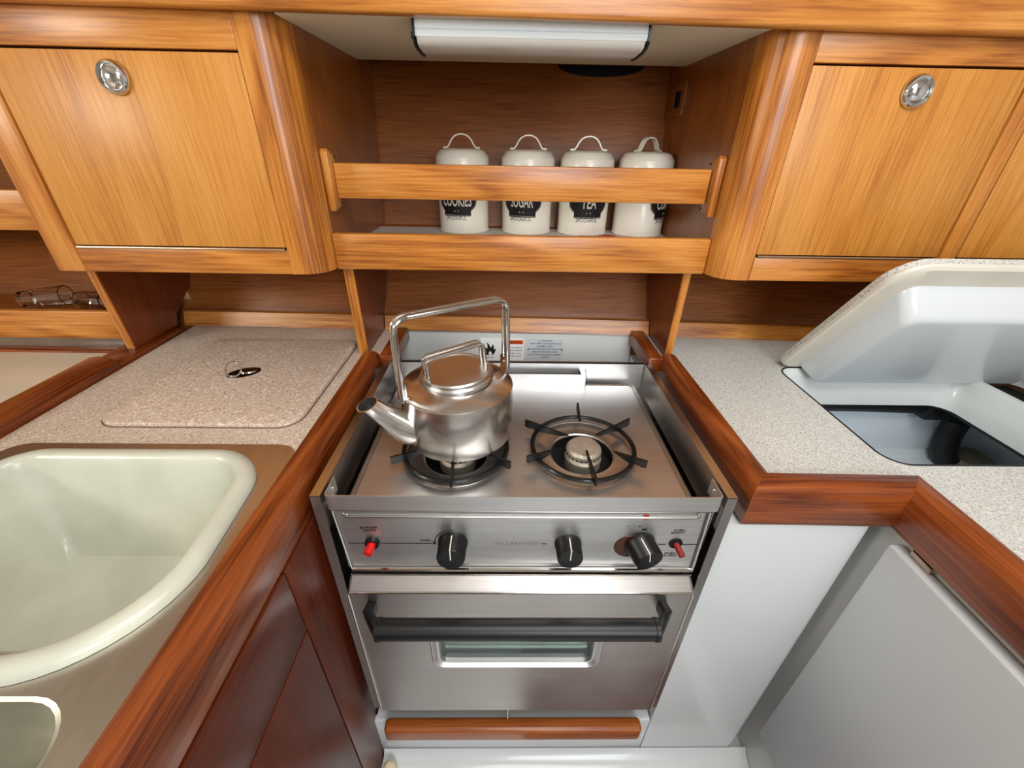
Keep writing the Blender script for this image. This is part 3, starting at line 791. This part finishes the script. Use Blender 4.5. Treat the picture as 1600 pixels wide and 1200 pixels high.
# control panel
part('control_panel', MB().box(-.2330, .2905, .410, .424, -.557, -.432), STEELX, e)
m = MB()
m.tube([(-.234, .4065, -.4315), (.283, .4065, -.4315)], .0032, 8)
m.tube([(-.226, .4065, -.5575), (.286, .4065, -.5575)], .0034, 8)
m.tube([(.283, .4065, -.4315), (.286, .4065, -.5575)], .0026, 8)
m.tube([(-.234, .4085, -.4315), (-.228, .4085, -.5575)], .0018, 8)
part('panel_molding', m, KETTLEZ, e)
part('lower_strip', MB().box(-.230, .287, .4045, .4095, -.5695, -.5660), KETTLEZ, e)
part('side_return', MB().box(.2865, .2935, .4055, .4095, -.557, -.432), STAIN, e) if False else None
for (xa, xb, za, zb) in ((-.224, -.196, -.5045, -.5035), (-.178, -.104, -.5045, -.5035), (.166, .172, -.5045, -.5035), (.225, .236, -.5045, -.5035), (.258, .283, -.5045, -.5035),
                         (.054, .063, -.5045, -.5035), (-.1025, -.0985, -.5055, -.500), (-.0995, -.0975, -.4985, -.4965), (.196, .203, -.4745, -.4715), (.190, .193, -.4675, -.4660), (.175, .177, -.4665, -.4655)):
    part('printed_line', MB().box(xa, xb, .4094, .4101, za, zb), INK, e)
part('printed_line', MB().tube([(-.073 + .027 * math.cos(a), .4098, -.503 + .027 * math.sin(a)) for a in [math.radians(92 + 70 * k / 10) for k in range(11)]], .0007, 5), INK, e)
def panel_text(s_, cx, cz, wd, ht, mt=INK):
    part('lettering', textmesh(s_, lambda u, v, w_: (cx + u, .4099 - max(w_, 0), cz + v), width=wd, height=ht, bold=.01), mt, e)
panel_text('BURNER', -.190, -.4715, .025, .0040); panel_text('IGNITE', -.190, -.4770, .019, .0038)
panel_text('HIGH', -.113, -.4975, .014, .0034)
panel_text('HILLERANGE', .019, -.5035, .062, .0062, INKGREY)
panel_text('OVEN', .250, -.4745, .016, .0036); panel_text('SAFETY', .249, -.4795, .020, .0036)
panel_text('PUSH', .2465, -.5235, .016, .0034); panel_text('TO LIGHT', .2465, -.5285, .024, .0034)
part('red_mark', MB().prism([(.1935, -.4435), (.1935, -.4495), (.196, -.4535), (.2005, -.4535), (.201, -.4435)], .4093, .4101, 'y'), RED, e)
part('worn_bezel', MB().lathe([(0, .0014), (.022, .0014), (.0235, 0)], .184, .4101, -.5085, seg=32, M=Matrix.Rotation(PI / 2, 4, 'X')), STAIN, e, 'brown worn ring behind the rightmost knob')
def knob(cx, cz, r, ln, tilt=(0, 0), roll=0):
    M = Matrix.Rotation(tilt[0], 4, 'Z') @ Matrix.Rotation(tilt[1], 4, 'X') @ Matrix.Rotation(PI / 2, 4, 'X')
    k = part('knob', MB().lathe([(r * 1.0, 0), (r * 1.0, .004), (r * .95, .006), (r * .93, ln - .002), (r * .88, ln), (0, ln)], cx, .4098, cz, seg=40, M=M), BLACKPL, e)
    mm = MB(); mm.box(-.0007, .0007, 0, r * .90, ln, ln + .0007); mm.box(-.0007, .0007, r * .90, r * .985, .006, ln + .0007)
    me = MB(); b2 = mm.bm
    tmp = bpy.data.meshes.new('x'); b2.to_mesh(tmp); b2.free()
    tmp.transform(Matrix.Translation((cx, .4098, cz)) @ M @ Matrix.Rotation(roll, 4, 'Z')); q = bmesh.new(); q.from_mesh(tmp); bpy.data.meshes.remove(tmp)
    part('pointer', q, WPRINT, k)
knob(-.0735, -.501, .0215, .030)
knob(.093, -.503, .0195, .028)
knob(.197, -.501, .0225, .030, tilt=(.25, .12), roll=.25)
M = Matrix.Rotation(PI / 2, 4, 'X')
c = part('ignite_button', MB().lathe([(.0105, 0), (.0105, .004), (.0095, .006), (.0065, .006), (.006, .003), (0, .003)], -.189, .4098, -.501, seg=28, M=M), BLACKPL, e)
part('plunger', MB().cyl((-.189, .408, -.501), (-.1915, .391, -.5045), .0062, 20), RED, c)
c = part('safety_button', MB().lathe([(.0100, 0), (.0100, .001), (.0080, .0015), (.0078, -.001)], .250, .4098, -.5015, seg=28, M=M).lathe([(0, .0006), (.008, .0006)], .250, .4098, -.5015, seg=28, M=M), VOID, e)
part('plunger', MB().cyl((.250, .409, -.5015), (.2545, .391, -.507), .0045, 18), DARKRED, c)

# oven door
m = MB()
fo = [(x, z) for x, z in rrect(-.2335, .2895, -.9585, -.588, .006, 4)]
wi = [(x, z) for x, z in rrect(-.116, .163, -.795, -.665, .018, 6)]
t = bmesh.new(); 
def ringv(tb, lp, y): return [tb.verts.new((x, y, z)) for x, z in lp]
A = ringv(t, fo, .389); B = ringv(t, wi, .389)
for lp in (A, B):
    for i in range(len(lp)): t.edges.new((lp[i], lp[(i + 1) % len(lp)]))
bmesh.ops.triangle_fill(t, use_beauty=True, edges=list(t.edges))
m._merge(t)
big = lambda g, y: [(x, y, z) for x, z in rrect(-.2335 - g, .2895 + g, -.9585 - g, -.588 + g * 1.0, .006, 4)]
top = [(x, .412, (z if z < -.60 else z + .018)) for x, z in rrect(-.2340, .2900, -.960, -.587, .006, 4)]
m.loft([[(x, .389, z) for x, z in fo], [(x, .3905, z) for x, z in rrect(-.2348, .2908, -.9600, -.5868, .006, 4)], top], False, True)
od = part('oven_door', m, DOORSTEEL, e)
q = MB(); q.loft([[(x, .3889, z) for x, z in rrect(-.122, .169, -.801, -.659, .022, 6)], [(x, .3868, z) for x, z in rrect(-.1195, .1665, -.7985, -.6615, .020, 6)],
                  [(x, .3868, z) for x, z in rrect(-.1175, .1645, -.7965, -.6635, .019, 6)], [(x, .392, z) for x, z in rrect(-.112, .159, -.791, -.669, .016, 6)],
                  [(x, .3925, z) for x, z in rrect(-.109, .156, -.788, -.672, .014, 6)], [(x, .390, z) for x, z in rrect(-.107, .154, -.786, -.674, .013, 6)],
                  [(x, .398, z) for x, z in rrect(-.1055, .1525, -.7845, -.6755, .010, 6)]], False, False)
part('window_rim', q, STEELX, od)
q = MB(); q.tube([(-.2325, .3878, -.592), (-.2325, .3878, -.957)], .0022, 8); q.tube([(.2885, .3878, -.592), (.2885, .3878, -.957)], .0018, 8); q.tube([(-.231, .3890, -.5885), (.287, .3890, -.5885)], .0018, 8)
part('edge_bead', q, KETTLEZ, od)
part('window_pane', MB().box(-.1055, .1525, .3972, .3985, -.7845, -.6755), OVENGL, od)
q = MB(); q.box(-.103, .150, .4095, .4115, -.782, -.678)
for zz in (-.700, -.724, -.748, -.770): q.tube([(-.101, .4085, zz), (.148, .4085, zz)], .003, 6)
part('inner_lining', q, STEELX, od)
part('handle_grip', MB().tube([(-.171, .338, -.595), (-.1695, .338, -.595)] + [(-.1695 + .382 * k / 6, .338, -.595) for k in range(7)] + [(.2135, .338, -.595)], .0148, 24), BLACKPL, od)
hl = MB().tube([(-.176, .338, -.595), (-.169, .338, -.595)], .0158, 24)
for s_ in (-1, 1):
    xb, xc = (-.201, -.174) if s_ < 0 else (.246, .217)
    hb = MB().loft([[(x, .3885, z) for x, z in rrect(min(xb - .007, xb + .007), xb + .007, -.634, -.608, .006, 4)],
                    [(x, .370, z) for x, z in rrect(xb - .0075, xb + .0075, -.630, -.600, .006, 4)],
                    [(x, .352, z) for x, z in rrect((xb + xc) / 2 - .009 , (xb + xc) / 2 + .009, -.618, -.586, .007, 4)],
                    [(x, .330, z) for x, z in rrect(xc - .007, xc + .007, -.608, -.582, .006, 4)]], True, True)
    hb.tube([(xc + s_ * .003, .338, -.595), (xc - s_ * .003, .338, -.595)], .0158, 20)
    part('handle_bracket', hb, BLACKPL, od)
bmesh.ops.delete(hl.bm, geom=list(hl.bm.verts))
part('latch_pin', MB().cyl((.0105, .392, -.9605), (.0105, .392, -1.0), .0020, 10), CHROME, e)

# teak block on the panel under the stove
single('bumper_block', MB().box(-.238, .284, .378, .4044, -1.067, -1.022, r=.008, seg=4), W['bumperx'], 'rounded teak block fixed across the white panel under the stove', 'block')

# ------------------------------------------------------------------ kettle
KC = Vector((-.0755, .567, -.4163)); U = Vector((.857, .515, 0)); V = Vector((-.515, .857, 0))
e = empty('kettle', tuple(KC), 'polished steel kettle with tall wire handle on the left burner', 'kettle')
kx, ky = KC.x, KC.y; R0 = .0875
part('body', MB().lathe([(0, -.4162), (.080, -.4162), (.0845, -.4140), (.0862, -.410), (R0, -.36), (R0 - .0002, -.3285), (R0 - .0008, -.3265), (R0 - .003, -.3252), (.070, -.3205), (.058, -.3165), (.0545, -.3155), (.0545, -.3095), (.050, -.3095), (0, -.3095)], kx, ky, seg=72), KETTLE, e, smooth=25)
# spout
p0 = KC - U * .078 + Vector((0, 0, .030)); p1 = KC - U * .100 + Vector((0, 0, .046)); p2 = KC - U * .138 + Vector((0, 0, .0955))
p0 = Vector((p0.x, p0.y, -.384)); p1 = Vector((p1.x, p1.y, -.366)); p2 = Vector((p2.x, p2.y, -.3215))
def ring3(c, nrm, r, n=28):
    nrm = nrm.normalized(); a_ = (V - nrm * V.dot(nrm)).normalized(); b_ = nrm.cross(a_)
    return [tuple(c + a_ * (r * math.cos(2 * PI * k / n)) + b_ * (r * math.sin(2 * PI * k / n))) for k in range(n)]
d0 = (p1 - p0); d1 = (p2 - p1).normalized(); up = Vector((-.15, -.1, 1)).normalized()
q = MB().loft([ring3(p0, d0, .0275), ring3(p0.lerp(p1, .55), d0 + d1 * .02, .0255), ring3(p1, d0.normalized() + d1, .0215), ring3(p1.lerp(p2, .35), d1, .0180), ring3(p1.lerp(p2, .7), d1 + up * .3, .0160),
               ring3(p2, d1 * .5 + up, .0152), ring3(p2 + up * .0006, d1 * .4 + up, .0158), ring3(p2 + up * .0008, d1 * .4 + up, .0142), ring3(p1.lerp(p2, .72), d1 + up * .3, .0135)], False, False)
part('spout', q, KETTLE, e, smooth=50)
part('spout_mouth', MB().loft([ring3(p1.lerp(p2, .74), d1 + up * .5, .0137), ring3(p1.lerp(p2, .73), d1 + up * .5, .0137)], True, True), DARKGR, e)
# lid, slightly askew
LM = Matrix.Rotation(math.radians(3.5), 4, V) 
lid = part('lid', MB().lathe([(.0555, -.0005), (.0572, .001), (.0572, .0055), (.0555, .0075), (.0545, .009), (.0545, .0125), (.0525, .0145), (.050, .0145), (.0475, .0125), (.030, .0118), (0, .0115)], kx, ky, -.3150, seg=64, M=Matrix.Rotation(math.radians(-3), 4, V)), KETTLID, e)
for s_ in (-1, 1):
    o_ = V * (.0062 * s_); zb = -.3035
    pts = fillet([KC * 1 - U * .047 + o_ + Vector((0, 0, zb - KC.z - .003)), KC - U * .050 + o_ + Vector((0, 0, .1445)), KC + U * .044 + o_ + Vector((0, 0, .1505)), KC + U * .047 + o_ + Vector((0, 0, zb - KC.z + .002))], .011, 7)
    part('lid_handle', MB().tube(pts, .0030, 12), KETTLEZ, lid)
for s_ in (-1, 1):
    o_ = V * (.0056 * s_); ob = V * (.0064 * s_)
    a0 = KC - U * .0885 + ob; a1 = KC - U * .089 + o_; a2 = KC + U * .087 + o_; a3 = KC + U * .0885 + ob
    pts = fillet([(a0.x, a0.y, -.330), (a1.x, a1.y, -.2035), (a2.x, a2.y, -.2020), (a3.x, a3.y, -.322)], .022, 9)
    part('handle_wire', MB().tube(pts, .0037, 12), KETTLEZ, e)
for s_ in (-1, 1):
    c0 = KC + U * (s_ * .0845); 
    q = MB(); vv = V * .0095; uu = U * .0011
    def quadbox(c, a_, b_, z0, z1, mb):
        mb.loft([[tuple(c + a_ + b_ + Vector((0, 0, z0 - KC.z))), tuple(c - a_ + b_ + Vector((0, 0, z0 - KC.z))), tuple(c - a_ - b_ + Vector((0, 0, z0 - KC.z))), tuple(c + a_ - b_ + Vector((0, 0, z0 - KC.z)))],
                 [tuple(c + a_ + b_ + Vector((0, 0, z1 - KC.z))), tuple(c - a_ + b_ + Vector((0, 0, z1 - KC.z))), tuple(c - a_ - b_ + Vector((0, 0, z1 - KC.z))), tuple(c + a_ - b_ + Vector((0, 0, z1 - KC.z)))]], True, True)
    quadbox(c0, uu, vv, -.326, -.300, q)
    quadbox(c0 - U * (s_ * .006), U * .0065, vv, -.3250, -.3238, q)
    q.cyl(c0 - U * (s_ * .0005) + Vector((0, 0, -.308 - KC.z)), c0 - U * (s_ * .0026) + Vector((0, 0, -.308 - KC.z)), .0022, 10)
    part('handle_bracket', q, KETTLEZ, e)

# ------------------------------------------------------------------ cold box
e = empty('cold_box', (.76, .62, -.75), 'open cold box in the right worktop, white lid tilted up, pale blue inside', 'cold box')
TH = plain('white_box_throat', (212, 217, 215), .25, coat=.3, var=.05)
m = MB()
m.loft([[(x, y, z) for x, y in rrect(.567 + d, .955 - d2, .466 + d, .776 - d3, .034)] for d, d2, d3, z in ((.0005, .0005, .0005, -.4003), (.001, .006, .012, -.412), (.003, .014, .026, -.470), (.003, .014, .026, -.476))], False, False)
part('throat', m, TH, e)
part('rim_strip', MB().box(.9535, .9625, .47, .776, -.47, -.4015), COUNTR, e)
part('gap_shadow_block', MB().box(.9625, 1.088, .467, .775, -.474, -.44), VOID, e)  # solid black block standing for the shadow in the lid gap
m = MB()
m.plate(rrect(.578, 1.18, .448, .80, .03), [rrect(.5795, .941, .4695, .750, .03)[::-1]], -.482, -.476)
part('inner_flange', m, BLACKPL, e)
m = MB().loft([[(x, y, z) for x, y in rrect(.576 + d, 1.18 - d, .448 + d, .80 - d, .03)] for d, z in ((0, -.482), (.002, -.56), (.004, -.630), (.022, -.646))])
part('liner', m, ICE, e)
part('gasket', MB().tube([(x, y, -.4003) for x, y in rrect(.5675, 1.0895, .4665, .7755, .034, 8)], .0018, 6, closed=True), RUBBER, e)
m = MB()
m.tube([(.62, .782, -.497), (.8, .782, -.499), (.96, .781, -.503), (1.03, .778, -.508)], .013, 12)
m.box(.93, 1.06, .758, .796, -.522, -.484, r=.006)
single('cooling_bracket', m, RUBBER, 'black pipe and bracket along the back of the open cold box', 'pipe')
m = MB().tube(fillet([(1.030, .774, -.535), (1.026, .770, -.57), (1.028, .764, -.61), (1.040, .754, -.633)], .05, 6), .0235, 16)
single('drain_hose', m, RUBBER, 'fat black hose hanging down inside the open cold box', 'hose')
m = MB().lathe([(0, 0), (.032, 0), (.042, .010), (.040, .026), (.025, .036), (0, .038)], 1.092, .752, -.6455, seg=28)
single('round_stone', m, STONE, 'mottled tan rounded lump beside the black hose in the cold box', 'stone')

# lid, hinged at the back and propped open
A55 = math.radians(55); dd = Vector((0, -math.cos(A55), math.sin(A55))); nn = Vector((0, -math.sin(A55), -math.cos(A55)))
H = Vector((0, .779, -.3985))
def LP(x, u, t_): return tuple(Vector((x, 0, 0)) + H + dd * u + nn * t_)
def lring(x0, x1, u0, u1, r, t_): return [LP(x, u, t_) for x, u in rrect(x0, x1, u0, u1, r, 8)]
m = MB().loft([lring(.5745, 1.0875, .0005, .3115, [.02, .02, .046, .046], -.0045), lring(.5755, 1.0865, .001, .3105, [.02, .02, .045, .045], .001), lring(.580, 1.082, .004, .306, [.018, .018, .042, .042], .004), lring(.606, 1.055, .006, .280, [.014, .014, .03, .03], .0045)], True, True)
lidp = part('lid', m, plain('ivory_lid_rim', (214, 208, 194), .35, coat=.2, var=.1, vscale=20), e, 'white moulded lid tilted open')
m = MB().loft([lring(.577, 1.085, .0, .308, [.02, .02, .045, .045], -.0165), lring(.5745, 1.0875, -.0005, .311, [.02, .02, .046, .046], -.014), lring(.5740, 1.088, 0, .312, [.02, .02, .046, .046], -.004)], True, True)
part('top_skin', m, COUNTR, lidp, 'speckled laminate skin on the outside of the lid')
m = MB().loft([lring(.610, 1.052, .0080, .272, [.012, .012, .022, .022], .0035), lring(.611, 1.051, .0085, .270, [.012, .012, .022, .022], .010), lring(.622, 1.043, .013, .245, [.012, .012, .022, .022], .040),
               lring(.627, 1.039, .016, .241, [.012, .012, .022, .022], .0455), lring(.635, 1.031, .024, .232, [.010, .010, .020, .020], .0475)], True, True)
part('insulated_plug', m, LIDWHITE, lidp, smooth=50)
part('latch_knob', MB().lathe([(0, 0), (.012, 0), (.014, .004), (.012, .012), (0, .015)], *LP(1.0, .205, .046), seg=20, M=Matrix.Rotation(math.radians(145), 4, 'X')), LIDWHITE, lidp)
part('hinge', MB().tube([(.585, .778, -.3945), (1.08, .778, -.3945)], .0035, 8), RUBBER, lidp)

# white slab locker door on the right
e = empty('locker_door', (.54, .05, -1.04), 'plain white flush locker door under the right worktop', 'door')
part('door_panel', MB().box(.529, .5505, -.50, .384, -1.045, -.469, r=.0035), WHITEDOOR, e)
part('catch', MB().box(.540, .551, .335, .365, -.468, -.4585, r=.001), BRASSST, e, 'small metal catch at the top of the door')
